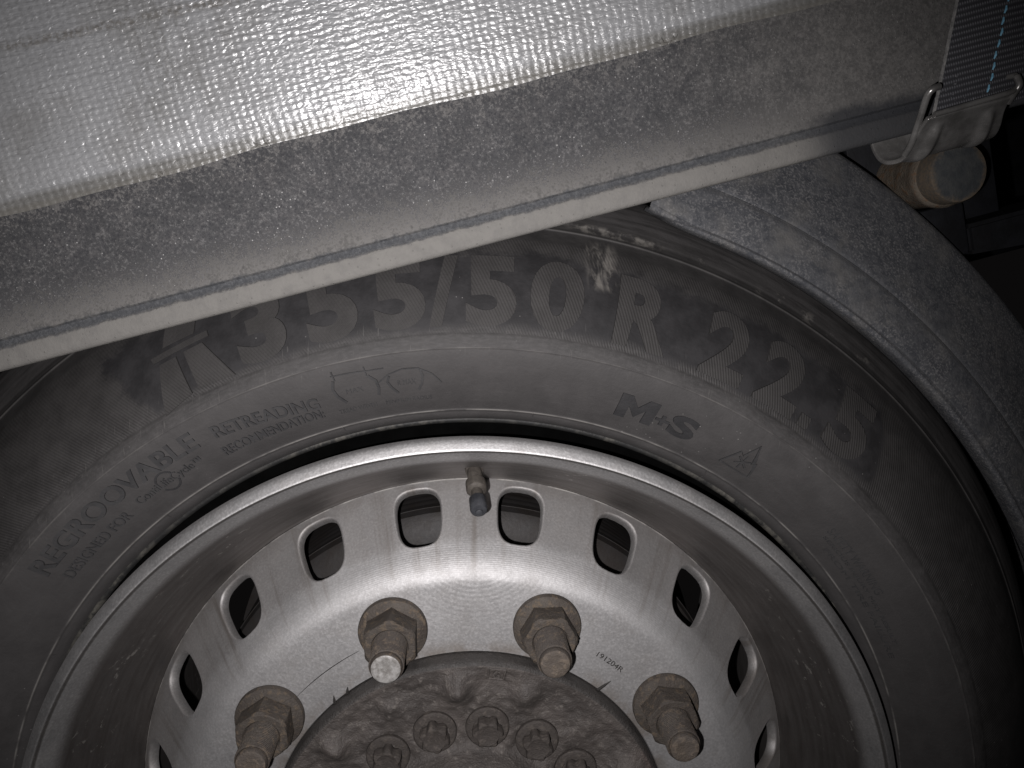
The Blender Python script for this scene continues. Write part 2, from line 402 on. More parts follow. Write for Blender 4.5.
def catmull(P, per):
    P = [np.array(q, float) for q in P]; P = [2 * P[0] - P[1]] + P + [2 * P[-1] - P[-2]]
    out = []
    for i in range(1, len(P) - 2):
        a, b, c, d = P[i - 1:i + 3]
        for k in range(per):
            t = k / per
            out.append(tuple(.5 * ((2 * b) + (c - a) * t + (2 * a - 5 * b + 4 * c - d) * t * t + (3 * b - a - 3 * c + d) * t ** 3)))
    out.append(tuple(P[-2])); return out
def tube_bm(pts, rad, n=10, bm=None):
    bm = bm or bmesh.new(); pts = [Vector(q) for q in pts]; rings = []; up = None
    for i, q in enumerate(pts):
        t = (pts[min(i + 1, len(pts) - 1)] - pts[max(i - 1, 0)]).normalized()
        if up is None: up = t.orthogonal().normalized()
        up = (up - t * up.dot(t)).normalized(); s = t.cross(up)
        rr = rad[i] if isinstance(rad, (list, tuple)) else rad
        rings.append([bm.verts.new(q + (up * math.cos(2 * PI * k / n) + s * math.sin(2 * PI * k / n)) * rr) for k in range(n)])
    for A, B in zip(rings, rings[1:]):
        for k in range(n): bm.faces.new((A[k], A[(k + 1) % n], B[(k + 1) % n], B[k]))
    bm.faces.new(rings[0]); bm.faces.new(rings[-1]); return bm
def box_bm(x0, x1, y0, y1, z0, z1, bev=0.0, bm=None):
    bm = bm or bmesh.new()
    r = bmesh.ops.create_cube(bm, size=1)
    for v in r['verts']:
        v.co = Vector((x0 + (v.co.x + .5) * (x1 - x0), y0 + (v.co.y + .5) * (y1 - y0), z0 + (v.co.z + .5) * (z1 - z0)))
    if bev: bmesh.ops.bevel(bm, geom=bm.edges[:], offset=bev, segments=2, affect='EDGES', profile=.5)
    return bm

# ================================================================== SIDE RAIL AND CURTAIN (large structure)
X0, X1 = -.55, .80
def extrude_x(prof, xs, close=True, wob=None):
    bm = bmesh.new(); rings = []
    for i, x in enumerate(xs):
        rings.append([bm.verts.new((x, y, z + (wob(x) if wob else 0))) for y, z in prof])
    for A, B in zip(rings, rings[1:]):
        for j in range(len(prof) if close else len(prof) - 1):
            j2 = (j + 1) % len(prof); bm.faces.new((A[j], A[j2], B[j2], B[j]))
    if close: bm.faces.new(rings[0]); bm.faces.new(rings[-1])
    return bm
xs = [X0 + (X1 - X0) * k / 90 for k in range(91)]
rp = [(-.060, .575), (-.060, .520), (-.060, .470), (-.0600, .440), (-.0604, .425), (-.0612, .4145), (-.0612, .4122),
      (-.0600, .4112), (-.0600, .4085), (-.0608, .4077), (-.0612, .4065), (-.0612, .4030), (-.0611, .3995),
      (-.0606, .3980), (-.0594, .3971), (-.0575, .3969), (-.030, .3969), (-.026, .3985), (-.026, .575)]
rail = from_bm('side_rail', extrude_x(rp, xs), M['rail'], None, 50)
tag(rail, 'dusty grey metal side rail with dark line above its rounded lower edge', 'rail')

# curtain: a sheet that sags slightly over the rail
def sheet(xs, zs, fy, th):
    bm = bmesh.new(); F = [[bm.verts.new((x, fy(x, z), z)) for z in zs] for x in xs]
    Bk = [[bm.verts.new((x, fy(x, z) + th, z)) for z in zs] for x in xs]
    nx, nz = len(xs), len(zs)
    for i in range(nx - 1):
        for j in range(nz - 1):
            bm.faces.new((F[i][j], F[i + 1][j], F[i + 1][j + 1], F[i][j + 1]))
            bm.faces.new((Bk[i][j], Bk[i][j + 1], Bk[i + 1][j + 1], Bk[i + 1][j]))
    for i in range(nx - 1):
        bm.faces.new((F[i][0], Bk[i][0], Bk[i + 1][0], F[i + 1][0])); bm.faces.new((F[i][-1], F[i + 1][-1], Bk[i + 1][-1], Bk[i][-1]))
    for j in range(nz - 1):
        bm.faces.new((F[0][j], F[0][j + 1], Bk[0][j + 1], Bk[0][j])); bm.faces.new((F[-1][j], Bk[-1][j], Bk[-1][j + 1], F[-1][j + 1]))
    return bm
def wave(x): return .0012 * math.sin(x * 11 + .5) + .0008 * math.sin(x * 27)
def edge_low(x): return .4668 + .0006 * math.sin(x * 31) + .0004 * math.sin(x * 83)
cx = [X0 + (X1 - X0) * k / 400 for k in range(401)]
cz = [.4692 + (.66 - .4692) * (k / 70) ** 1.15 for k in range(71)]
def fy(x, z):
    t = max(0, z - .4692)
    puck = .0009 * math.exp(-((x - .012) / .018) ** 2) * math.sin((x - .012) * 420) * math.exp(-(t / .03) ** 2)
    return -.0655 - .0022 * math.sin(min(1, t / .018) * PI / 2) + .0008 * math.sin(z * 55 + x * 7) - wave(x) - .004 * t
curtain = empty('tarpaulin_curtain', (0, 0, 0))
tag(curtain, 'silvery white woven tarpaulin curtain hanging over the grey rail', 'tarpaulin')
from_bm('sheet', sheet(cx, cz, fy, .001), M['tarp'], curtain, 60)
bm = bmesh.new()
hz = 12
def hem_top(x): return .4742 + .0005 * math.sin(x * 13 + 1.0)
H = []
for x in cx:
    lo, hi = edge_low(x), hem_top(x); col_ = []
    for j in range(hz + 1):
        t = j / hz; z = lo + (hi - lo) * t
        col_.append(bm.verts.new((x, fy(x, max(z, .4692)) - .00025 + .0002 * t + .0003 * (1 - t) ** 4, z)))
    col_.append(bm.verts.new((x, fy(x, .4692) + .0006, lo + .0002)))
    H.append(col_)
for A, B in zip(H, H[1:]):
    for j in range(hz): bm.faces.new((A[j], B[j], B[j + 1], A[j + 1]))
    bm.faces.new((A[hz + 1], B[hz + 1], B[0], A[0]))
from_bm('hem', bm, M['hem'], curtain, 60)
# little frayed yarn ends along the hem
for k, x in enumerate((-.028, .021, .024, .1195, .219, .224, .315)):
    z = edge_low(x); bmf = bmesh.new()
    for q in range(5):
        a = random.uniform(-1.2, 1.2); L = random.uniform(.002, .0045)
        p0 = Vector((x + random.uniform(-.002, .002), fy(x, .4692) - .0012, z + .0008))
        p1 = p0 + Vector((math.sin(a) * L, -.0006, math.cos(a) * L * random.choice((.6, -.35))))
        tube_bm([p0, (p0 + p1) / 2 + Vector((0, -.0004, 0)), p1], .00022, 5, bmf)
    from_bm('frayed_yarn', bmf, M['hem'], curtain, None)

# ================================================================== TRUCK WHEEL
wheel = empty('truck_wheel'); wheel.rotation_euler = (0, R(14.7), 0)
tag(wheel, 'silver steel truck wheel with rusty nuts and wide black tyre beneath the side rail', 'wheel')

# ---- tyre
SW = catmull([(.3030, .0335), (.3050, .0300), (.3075, .0275), (.3110, .0253), (.320, .0186), (.330, .0126), (.340, .0081), (.350, .0055), (.358, .0051),
              (.366, .0060), (.375, .0085), (.385, .0125), (.396, .019), (.407, .0275), (.417, .038), (.426, .050), (.436, .0600),
              (.445, .0705), (.4530, .0825), (.4590, .0965), (.4620, .113), (.4632, .135)], 8)
SR = np.array([q[0] for q in SW]); SY = np.array([q[1] for q in SW])
def ridge(r):
    y = 0
    for c, wd, h in ((.3106, .0007, .0006), (.3526, .0006, .00035), (.4269, .0008, .0012), (.4310, .0015, -.0006)):
        y -= h * math.exp(-((r - c) / wd) ** 2)
    y += .0007 / (1 + math.exp(-(r - .3612) / .0005)) * (1 if r < .40 else 0) + (.0007 if r >= .40 else 0)
    return y
def ysw(r): return float(np.interp(r, SR, SY)) + ridge(r)
rs = sorted(set(list(np.linspace(.3030, .4632, 200)) + [c + d for c in (.3106, .3526, .3612, .4269, .4310) for d in np.linspace(-.0018, .0018, 13)]))
prof = [(r, ysw(r)) for r in rs]
prof += [(.4635, .150), (.4635, .19), (.457, .192), (.457, .200), (.4638, .202), (.4638, .25), (.457, .252), (.457, .262), (.4636, .264), (.4636, .33), (.455, .40), (.42, .45), (.36, .49), (.304, .47)]
tyre = from_bm('tyre', lathe_bm(prof, 384), M['tyre'], wheel, 60)
tyre['label'] = 'dark dusty rubber tyre with raised size figures'
bead = from_bm('bead_ridge', lathe_bm([(.3030, .0345), (.3034, .0325), (.3028, .0322), (.3016, .0326), (.3007, .0336), (.3001, .0352), (.3001, .0365)], 256), M['bead'], tyre, 60)
from_bm('bead_seat', lathe_bm([(.3001, .0365), (.3012, .0390), (.3020, .0430), (.3015, .0560), (.2860, .0600)], 256), M['gap_shade'], tyre, 60)

def flat_text(s, bold=0.0):
    cu = bpy.data.curves.new('t', 'FONT'); cu.body = s; cu.size = 1; cu.offset = bold; cu.resolution_u = 5
    o = bpy.data.objects.new('t', cu); COL.objects.link(o)
    me = bpy.data.meshes.new_from_object(o.evaluated_get(bpy.context.evaluated_depsgraph_get()))
    bpy.data.objects.remove(o); bpy.data.curves.remove(cu)
    bm = bmesh.new(); bm.from_mesh(me); bpy.data.meshes.remove(me); return bm
def grid_cut(bm, ax, step, lo, hi):
    v = lo + step
    no = (1, 0, 0) if ax == 0 else (0, 1, 0)
    while v < hi:
        bmesh.ops.bisect_plane(bm, geom=bm.verts[:] + bm.edges[:] + bm.faces[:], plane_co=(v, 0, 0) if ax == 0 else (0, v, 0), plane_no=no)
        v += step
def raise_bm(bm, fn, h, base=-.0012):
    """flat faces -> low relief on a surface; fn(x, y, height) gives the point."""
    bmesh.ops.remove_doubles(bm, verts=bm.verts, dist=1e-5)
    out = bmesh.new(); top = {}; bot = {}
    for v in bm.verts:
        top[v] = out.verts.new(fn(v.co.x, v.co.y, h)); bot[v] = out.verts.new(fn(v.co.x, v.co.y, base))
    for f in bm.faces: out.faces.new([top[v] for v in f.verts])
    for e in bm.edges:
        if len(e.link_faces) == 1:
            a, b = e.verts; out.faces.new((top[a], top[b], bot[b], bot[a]))
    bm.free(); return out
def arc_text(name, s, a0, a1, r0, r1, mat, h=.0007, bold=0.0, r0b=None, r1b=None, parent=None, surf=ysw, step_deg=1.3):
    r0b = r0 if r0b is None else r0b; r1b = r1 if r1b is None else r1b
    bm = flat_text(s, bold)
    if not bm.verts: return
    xs_ = [v.co.x for v in bm.verts]; ys_ = [v.co.y for v in bm.verts]
    xa, xb, ya, yb = min(xs_), max(xs_), min(ys_), max(ys_)
    nst = max(1, abs(a1 - a0) / step_deg)
    grid_cut(bm, 0, (xb - xa) / nst, xa, xb)
    if r1 - r0 > .012: grid_cut(bm, 1, (yb - ya) / max(2, (r1 - r0) / .005), ya, yb)
    def fn(x, y, hh):
        t = (x - xa) / (xb - xa); u = (y - ya) / (yb - ya)
        a = R(a0 + (a1 - a0) * t); lo = r0 + (r0b - r0) * t; hi = r1 + (r1b - r1) * t
        r = lo + (hi - lo) * u
        return (r * math.cos(a), surf(r) - hh, r * math.sin(a))
    return from_bm(name, raise_bm(bm, fn, h), mat, parent or tyre, 40)
def arc_poly(name, pts, mat, h=.0007, parent=None, surf=ysw):
    polys = pts if isinstance(pts[0], list) else [pts]; pts = [q for poly in polys for q in poly]
    bm = bmesh.new()
    for poly in polys: bm.faces.new([bm.verts.new((a, r, 0)) for a, r in poly])
    bmesh.ops.remove_doubles(bm, verts=bm.verts, dist=1e-6); bmesh.ops.triangulate(bm, faces=bm.faces[:])
    grid_cut(bm, 0, 1.0, min(p_[0] for p_ in pts), max(p_[0] for p_ in pts))
    grid_cut(bm, 1, .005, min(p_[1] for p_ in pts), max(p_[1] for p_ in pts))
    fn = lambda a, r, hh: (r * math.cos(R(a)), surf(r) - hh, r * math.sin(R(a)))
    return from_bm(name, raise_bm(bm, fn, h), mat, parent or tyre, 40)

# size figures, one raised character each
for ch, a0, a1 in (('3', 111.2, 106.6), ('5', 104.7, 100.0), ('5', 98.6, 93.9), ('/', 93.7, 90.9), ('5', 90.3, 85.7), ('0', 84.5, 79.6),
                   ('R', 76.5, 71.2), ('2', 67.7, 63.2), ('2', 61.6, 57.0), ('5', 53.3, 48.6)):
    arc_text('raised_figure', ch, a0, a1, .3655, .4070, M['fig'], .0018, .040)
arc_poly('raised_figure', [(56.2, .3660), (55.0, .3660), (55.0, .3740), (56.2, .3740)], M['fig'], .0018)
# strokes of the mark in front of the figures
arc_poly('raised_stroke', [(118.3, .3880), (116.7, .3880), (116.6, .3645), (119.8, .3600)], M['fig'], .0018)
arc_poly('raised_stroke', [(115.9, .3885), (114.1, .3890), (112.2, .3640), (115.8, .3660)], M['fig'], .0018)
arc_poly('raised_stroke', [(118.8, .3900), (113.4, .3910), (113.4, .3945), (118.9, .3935)], M['fig'], .0018)
arc_poly('raised_stroke', [(117.6, .3960), (114.6, .3960), (113.6, .4120), (116.6, .4120)], M['fig'], .0018)
# words
arc_text('raised_word', 'RETREADING', 117.1, 106.0, .3340, .3424, M['word'], .0014, .02, .3267, .3346)
arc_text('raised_word', 'RECOMMENDATION:', 117.6, 106.0, .3212, .3276, M['word'], .0014, .015, .3207, .3266)
arc_text('raised_word', 'REGROOVABLE', 140.8, 119.0, .3340, .3460, M['word'], .0014, .025)
arc_text('raised_word', 'DESIGNED FOR', 140.1, 130.0, .3225, .3288, M['word'], .0012, .01)
arc_text('raised_word', 'ContiLifeCycle™', 128.4, 120.0, .3232, .3302, M['word'], .0012, .01)
for s, e in ((20, 150), (200, 330)):
    pts = [(124.4 + math.cos(R(q)) * 1.25, .3268 + math.sin(R(q)) * .0072) for q in range(s, e + 1, 10)]
    pts += [(124.4 + math.cos(R(q)) * 1.05, .3268 + math.sin(R(q)) * .0060) for q in range(e, s - 1, -10)]
    arc_poly('raised_arrow', pts, M['let'], .0006)
arc_poly('raised_word', [[(73.7 - 4.3 * u, .3215 + .0160 * v) for u, v in q] for q in (((0, 0), (0, 1), (.27, 1), (.27, .55), (.27, 0)), ((.27, 1), (.5, .56), (.5, .14), (.27, .55)), ((.5, .56), (.73, 1), (.73, .55), (.5, .14)), ((.73, 1), (1, 1), (1, 0), (.73, 0), (.73, .55)))], M['let'], .0015)
arc_text('raised_word', '+', 69.2, 67.6, .3245, .3315, M['let'], .0015, .03)
arc_text('raised_word', 'S', 67.5, 64.4, .3215, .3365, M['let'], .0015, .04)
# mountain emblem with snowflake
def stroke(name, pts, wd, mat=None, h=.0013):
    P = [Vector((a, r * 180 / PI / .335)) for a, r in [(q[0], q[1]) for q in pts]]   # to even units (deg)
    wdg = wd * 180 / PI / .335
    L, Rr = [], []
    for i, q in enumerate(P):
        t = (P[min(i + 1, len(P) - 1)] - P[max(i - 1, 0)]).normalized(); nn = Vector((-t.y, t.x)) * wdg / 2
        L.append(q + nn); Rr.append(q - nn)
    k = .335 * PI / 180
    arc_poly(name, [(v.x, v.y * k) for v in L] + [(v.x, v.y * k) for v in reversed(Rr)], mat or M['word'], h)
stroke('emblem_stroke', [(60.0, .3205), (58.9, .3330), (58.4, .3310), (57.7, .3420), (56.9, .3290), (56.6, .3310), (56.0, .3205)], .0010)
stroke('emblem_stroke', [(60.0, .3205), (56.0, .3205)], .0010)
for q in range(3):
    dx, dy = math.cos(R(90 + 60 * q)) * .0050, math.sin(R(90 + 60 * q)) * .0050
    stroke('emblem_stroke', [(57.9 - dx * 171, .3272 - dy), (57.9 + dx * 171, .3272 + dy)], .0009)
# retreading diagrams
stroke('diagram_stroke', [(103.9, .3452), (102, .3448), (100.2, .3440), (98.6, .3440)], .0008)
stroke('diagram_stroke', [(103.7, .3480), (103.6, .3420)], .0008); stroke('diagram_stroke', [(100.5, .3470), (100.4, .3410)], .0008)
stroke('diagram_stroke', [(103.8, .3420), (104.1, .3370), (103.9, .3320), (103.2, .3265)], .0017)
stroke('diagram_stroke', [(100.3, .3410), (99.6, .3370), (99.5, .3320), (99.7, .3275)], .0017)
stroke('diagram_stroke', [(99.5, .3350), (98.3, .3395), (96.8, .3420), (95.2, .3415), (93.9, .3375), (92.9, .3310)], .0008)
stroke('diagram_stroke', [(98.2, .3385), (98.5, .3350), (98.2, .3310), (97.6, .3265)], .0015)
stroke('diagram_stroke', [(95.0, .3405), (94.8, .3360), (95.0, .3310), (95.4, .3275)], .0015)
arc_text('raised_word', 'MAX', 102.9, 101.1, .3320, .3350, M['word'], .0005); arc_text('raised_word', 'R MAX', 97.5, 95.6, .3315, .3350, M['word'], .0005)
arc_text('raised_word', 'TREAD WIDTH', 104.4, 100.2, .3198, .3226, M['word'], .0005)
arc_text('raised_word', 'MINIMUM RADIUS', 99.2, 94.1, .3200, .3226, M['word'], .0005)
# warning paragraph at the right
arc_text('raised_word', 'SAFETY WARNING', 44.5, 34.2, .3270, .3320, M['word'], .0005)
arc_text('raised_word', 'SERIOUS INJURY MAY RESULT', 44.0, 27.0, .3222, .3250, M['word'], .0005)
arc_text('raised_word', 'FROM TIRE FAILURE', 42.4, 25.0, .3178, .3205, M['word'], .0005)
# mould joints across the bead ring
for a in (104.9, 82.6, 60.0, 128.2, 34.6, 151.0):
    stroke('mould_mark', [(a, .3108), (a - .35, .3040)], .0009, M['tyre'], .0006)

# ---- rim
rim_prof = [(.2857, .0500), (.2857, .0340), (.2870, .0255), (.2915, .0185), (.2945, .0150), (.2968, .0118), (.2975, .0085), (.2975, .0062), (.2971, .0046), (.2962, .0033), (.2940, .0017),
            (.2916, .0003), (.2909, -.0001), (.2903, -.0001), (.2899, .0006), (.2897, .0014), (.2893, .0020), (.2884, .0025), (.2870, .0042), (.2850, .0068),
            (.2825, .0105), (.2800, .0150), (.2775, .0205), (.2750, .0270), (.2718, .0350), (.2680, .0435), (.2640, .0525), (.2595, .0625),
            (.2550, .0715), (.2510, .0790), (.2478, .0850), (.2468, .0900), (.2468, .130), (.2520, .160), (.2560, .20), (.2700, .26), (.2850, .36), (.2990, .40)]
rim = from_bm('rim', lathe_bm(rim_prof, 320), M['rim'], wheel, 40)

# ---- wheel disc with twenty hand holes
DP = [(.1405, .046), (.1405, .0342), (.1413, .0331), (.146, .0330), (.170, .0330), (.188, .0330), (.1915, .0331), (.1930, .0334), (.1955, .0342), (.1985, .0356),
      (.2015, .0374), (.2045, .0397), (.2075, .0425), (.2100, .0452)]
CONE = [(.2100, .0452), (.2470, .0872)]
NSEG, NS = 20, 16
bm = lathe_bm(DP, NSEG * NS, a0=R(81 - 9), a1=R(81 - 9) + 2 * PI)
c0, c1 = Vector(CONE[0]), Vector(CONE[1]); slen = (c1 - c0).length; cd = (c1 - c0).normalized(); cn = Vector((cd.y, -cd.x))
def cone_pt(ang, s, depth):
    q = c0 + cd * s - Vector((-cd.y, cd.x)) * depth
    # outward (towards viewer) normal is (+r,-y); depth pushes inwards
    q = c0 + cd * s + Vector((-cn.x, -cn.y)) * depth
    return (q.x * math.cos(ang), q.y, q.x * math.sin(ang))
hc, hw, hh = slen * .490, .0156, .0222
def hole_pt(t, k):
    c, s = math.cos(t), math.sin(t); e = 2 / 3.0
    sx = math.copysign(abs(c) ** e, c) * (hw + k); sy = math.copysign(abs(s) ** e, s) * (hh + k)
    sx *= 1 + .10 * (sy / hh)      # a little wider at the outer end
    return sx, hc + sy
levels = [(.0024, 0), (.0018, -.0001), (.0012, -.0001), (.0007, .0002), (.0003, .0008), (.0, .0018), (.0, .0060), (.0008, .0075)]
for kseg in range(NSEG):
    ac = R(81 + 18 * kseg); hwid = R(9)
    per = [(-1 + 2 * i / NS, 0) for i in range(NS)] + [(1, j / 12) for j in range(12)] + [(1 - 2 * i / NS, 1) for i in range(NS)] + [(-1, 1 - j / 12) for j in range(12)]
    outer = [bm.verts.new(cone_pt(ac + hwid * u, slen * v, 0)) for u, v in per]
    ts = []
    for u, v in per:
        ts.append(math.atan2((v - .49) * slen / hh, u * hwid * .2285 / hw))
    prev = outer
    for lv, (k, dpt) in enumerate(levels):
        ring = []
        for t in ts:
            sx, sy = hole_pt(t, k); rr = (c0 + cd * sy).x
            ring.append(bm.verts.new(cone_pt(ac + sx / rr, sy, dpt)))
        for i in range(len(per)):
            j = (i + 1) % len(per)
            if lv == 0:
                # two steps so that the flat stays even
                pass
            bm.faces.new((prev[i], prev[j], ring[j], ring[i]))
        prev = ring
bmesh.ops.remove_doubles(bm, verts=bm.verts, dist=2e-5)
disc = from_bm('wheel_disc', bm, M['disc'], wheel, 40)
ydisc = lambda r: .0330
arc_text('stamped_number', '191204R', 57.4, 49.6, .1602, .1640, M['ink'], .00025, 0.0, parent=disc, surf=ydisc)
pts = [(math.cos(R(a)) * .1620, .0329, math.sin(R(a)) * .1620) for a in np.linspace(136.5, 117.5, 24)]
from_bm('scratch', tube_bm(pts, [.00010 + .00022 * math.sin(PI * (k + .6) / 25) for k in range(24)], 6), M['ink'], disc, None)
for a, l in ((51.3, .010), (131, .004), (126.5, .003)):
    p0 = Vector((math.cos(R(a)) * .1408, .0322, math.sin(R(a)) * .1408)); p1 = Vector((math.cos(R(a - 1.2)) * (.1412 + l), .0326, math.sin(R(a - 1.2)) * (.1412 + l)))
    from_bm('grease_streak', tube_bm([p0, (p0 + p1) / 2, p1], [.0011, .0009, .0002], 6), M['ink'], disc, None)

# ---- wheel nuts: washer, hexagon nut, threaded stud
def washer_bm():
    return lathe_bm([(.0118, .0), (.0225, .0), (.0231, -.0012), (.0231, -.0040), (.0226, -.0052), (.0205, -.0062), (.0180, -.0074), (.0165, -.0078), (.0118, -.0078)], 64, close=True)
def nut_bm():
    bm = bmesh.new(); N = 96; rings = []
    af = .0163
    def hexr(a):
        a = (a + PI / 6) % (PI / 3) - PI / 6; return af / math.cos(a)
    for y, mode, lim in ((-.0070, 1, .0200), (-.0100, 1, .0188), (-.0115, 1, .0188), (-.0215, 1, .0188), (-.0235, 1, .0178), (-.0246, 1, .0165), (-.0250, 1, .0158), (-.0250, 0, .0122), (-.0235, 0, .0110), (-.012, 0, .0108)):
        ring = []
        for k in range(N):
            a = 2 * PI * k / N; r = min(hexr(a), lim) if mode else lim
            ring.append(bm.verts.new((r * math.cos(a), y, r * math.sin(a))))
        rings.append(ring)
    for A, B in zip(rings, rings[1:]):
        for k in range(N): bm.faces.new((A[k], A[(k + 1) % N], B[(k + 1) % N], B[k]))
    return bm
def stud_bm():
    pr = [(.0090, -.010)]
    y = -.0105
    while y > -.0475:
        pr += [(.0109, y), (.0109, y - .0004), (.0099, y - .00085), (.0099, y - .0011)]; y -= .0015
    pr += [(.0100, -.0480), (.0097, -.0500), (.0090, -.0508)]
    return lathe_bm(pr, 40)
def tip_bm(): return lathe_bm([(.0092, -.0502), (.0090, -.0510), (.0078, -.0515), (.005, -.0512), (.003, -.0510), (.0001, -.0510)], 40)
nut0 = None
for k in range(10):
    a = R(72 + 36 * k)
    if nut0 is None:
        n_ = from_bm('lug_nut', nut_bm(), M['nut'], wheel, 25)
        ws = from_bm('washer', washer_bm(), M['nut'], n_, 30)
        st = from_bm('stud', stud_bm(), M['stud'], n_, 50)
        tp = from_bm('stud_end', tip_bm(), M['tip'], n_, 40); nut0 = (n_, ws, st, tp)
    else:
        n_ = nut0[0].copy(); COL.objects.link(n_)
        for c in nut0[1:]:
            d = c.copy(); COL.objects.link(d); d.parent = n_
            if c is nut0[3] and k == 1:
                d.data = c.data.copy(); d.data.materials[0] = M['white']; d['label'] = 'bare bright stud end'
    n_.location = (math.cos(a) * .1675, .0326, math.sin(a) * .1675)
    n_.rotation_euler = (0, -R({0: 30, 1: 0, 2: 4, 9: 22}.get(k, 37 * k)), 0)

# ---- hub with bolts
NB = 16
def hub_y(r, a):
    base = np.interp(r, [.0, .050, .066, .070, .074, .078, .104, .112, .125, .1335, .1372, .1396, .1402, .1404], [.004, .004, .006, .012, .022, .0245, .0245, .0245, .0240, .0215, .0208, .0225, .0262, .046])
    ph = a - R(83.0)
    q = ((ph / (2 * PI / NB)) - .5) % 1; q = min(q, 1 - q)                 # 0 midway between bolts
    idx = int(math.floor(ph / (2 * PI / NB))) % NB
    amp = (.0115, .004, .0085, .012, .003, .0100, .0015, .007)[idx % 8]
    bumpv = math.exp(-((q * 2 * PI / NB * .121) / .0088) ** 2 - ((r - .1205) / .0095) ** 2)
    qb = (ph / (2 * PI / NB)) % 1; qb = min(qb, 1 - qb)
    seat = math.exp(-((qb * 2 * PI / NB * .0915) / .0135) ** 4 - ((r - .0915) / .0135) ** 4)
    v_ = Vector((math.cos(a) * r, math.sin(a) * r, .3))
    rough = (0.0018 * mnoise.noise(v_ * 62) + .0011 * mnoise.noise(v_ * 190)) * (1 if .076 < r < .134 else .25 if r < .1372 else 0)
    pad = .0016 * (1 if abs(math.degrees(a) - 82.5) < 2.9 and .1265 < r < .1372 else 0)
    return float(base) - amp * bumpv + .002 * seat + rough - pad
bm = bmesh.new()
rr_ = list(np.linspace(.002, .066, 10)) + list(np.linspace(.068, .078, 8)) + list(np.linspace(.080, .1340, 44)) + [.1350, .1362, .1372, .1384, .1396, .1401, .14035, .1404]
NA = 480; grid = []
for k in range(NA):
    a = 2 * PI * k / NA; grid.append([bm.verts.new((r * math.cos(a), hub_y(r, a), r * math.sin(a))) for r in rr_])
for k in range(NA):
    A, B = grid[k], grid[(k + 1) % NA]
    for j in range(len(rr_) - 1): bm.faces.new((A[j], A[j + 1], B[j + 1], B[j]))
bm.faces.new([g_[0] for g_ in grid])
hub = from_bm('hub', bm, M['hub'], wheel, 70)
def hubbolt_bm():
    bm = lathe_bm([(.0001, .004), (.0142, .004), (.0150, .0015), (.0148, -.0012), (.0138, -.0024), (.0112, -.0030), (.0100, -.0030)], 48)
    N = 96; rings = []
    for y, s in ((-.0026, 1.0), (-.0120, 1.0), (-.0135, .93), (-.0140, .80), (-.0128, .50), (-.0128, .02)):
        ring = []
        for k in range(N):
            a = 2 * PI * k / N; lobe = .0092 + .0013 * math.cos(6 * a)
            r = (lobe if s > .9 else .0092) * s; ring.append(bm.verts.new((r * math.cos(a), y, r * math.sin(a))))
        rings.append(ring)
    for A, B in zip(rings, rings[1:]):
        for k in range(N): bm.faces.new((A[k], A[(k + 1) % N], B[(k + 1) % N], B[k]))
    return bm
b0 = None
for k in range(NB):
    a = R(83.0 + 22.5 * k)
    if b0 is None: b0 = o = from_bm('hub_bolt', hubbolt_bm(), M['bolt'], hub, 35)
    else: o = b0.copy(); COL.objects.link(o)
    o.location = (math.cos(a) * .0915, .0230, math.sin(a) * .0915); o.rotation_euler = (0, R(17 * k), 0); o.scale = (1, .72, 1)
arc_text('cast_letter', 'G', 83.6, 81.6, .1298, .1350, M['hub'], .0012, .02, parent=hub, surf=lambda r: .0200)
fr = [(84.9, .1280), (80.2, .1280), (80.2, .1366), (84.9, .1366)]
for i in range(4):
    a, b = fr[i], fr[(i + 1) % 4]
    p0 = (math.cos(R(a[0])) * a[1], hub_y(a[1], R(83)) - .0008, math.sin(R(a[0])) * a[1]); p1 = (math.cos(R(b[0])) * b[1], hub_y(b[1], R(83)) - .0008, math.sin(R(b[0])) * b[1])
    from_bm('cast_frame', tube_bm([p0, p1], .0008, 6), M['hub'], hub, None)

# ---- brake drum behind the disc
dp = [(.145, .105), (.190, .110), (.205, .113), (.212, .118), (.214, .125)]
y = .125
while y < .25:
    dp += [(.2145, y), (.2145, y + .0065), (.2139, y + .0072), (.2139, y + .0105)]; y += .012
dp += [(.225, .255), (.225, .29)]
from_bm('brake_drum', lathe_bm(dp, 160), M['drum'], wheel, 30)

# ---- valve
va = R(89.35)
def vp(r, y, off=0.0): return Vector((math.cos(va) * r + off, y, math.sin(va) * r))
A_, B_ = vp(.2650, .0520), vp(.2490, .0175, .0026)
ax = (B_ - A_)
def along(t): return A_ + ax * t
tb = [(0, .0078), (.10, .0078), (.13, .0060), (.30, .0058), (.33, .0050)]
vs = from_bm('valve_stem', tube_bm([along(t) for t in (0, .08, .10, .36, .38, .40, .58, .60, .62, .86)],
             [.0062, .0062, .0050, .0050, .0044, .0068, .0068, .0062, .0038, .0036], 18), M['brass'], wheel, 40)
from_bm('valve_cap', tube_bm([along(t) for t in (.80, .82, 1.06, 1.10, 1.11, 1.111, 1.15, 1.16)], [.0050, .0056, .0056, .0050, .0036, .0024, .0024, .0018], 24), M['cap'], vs, 40)

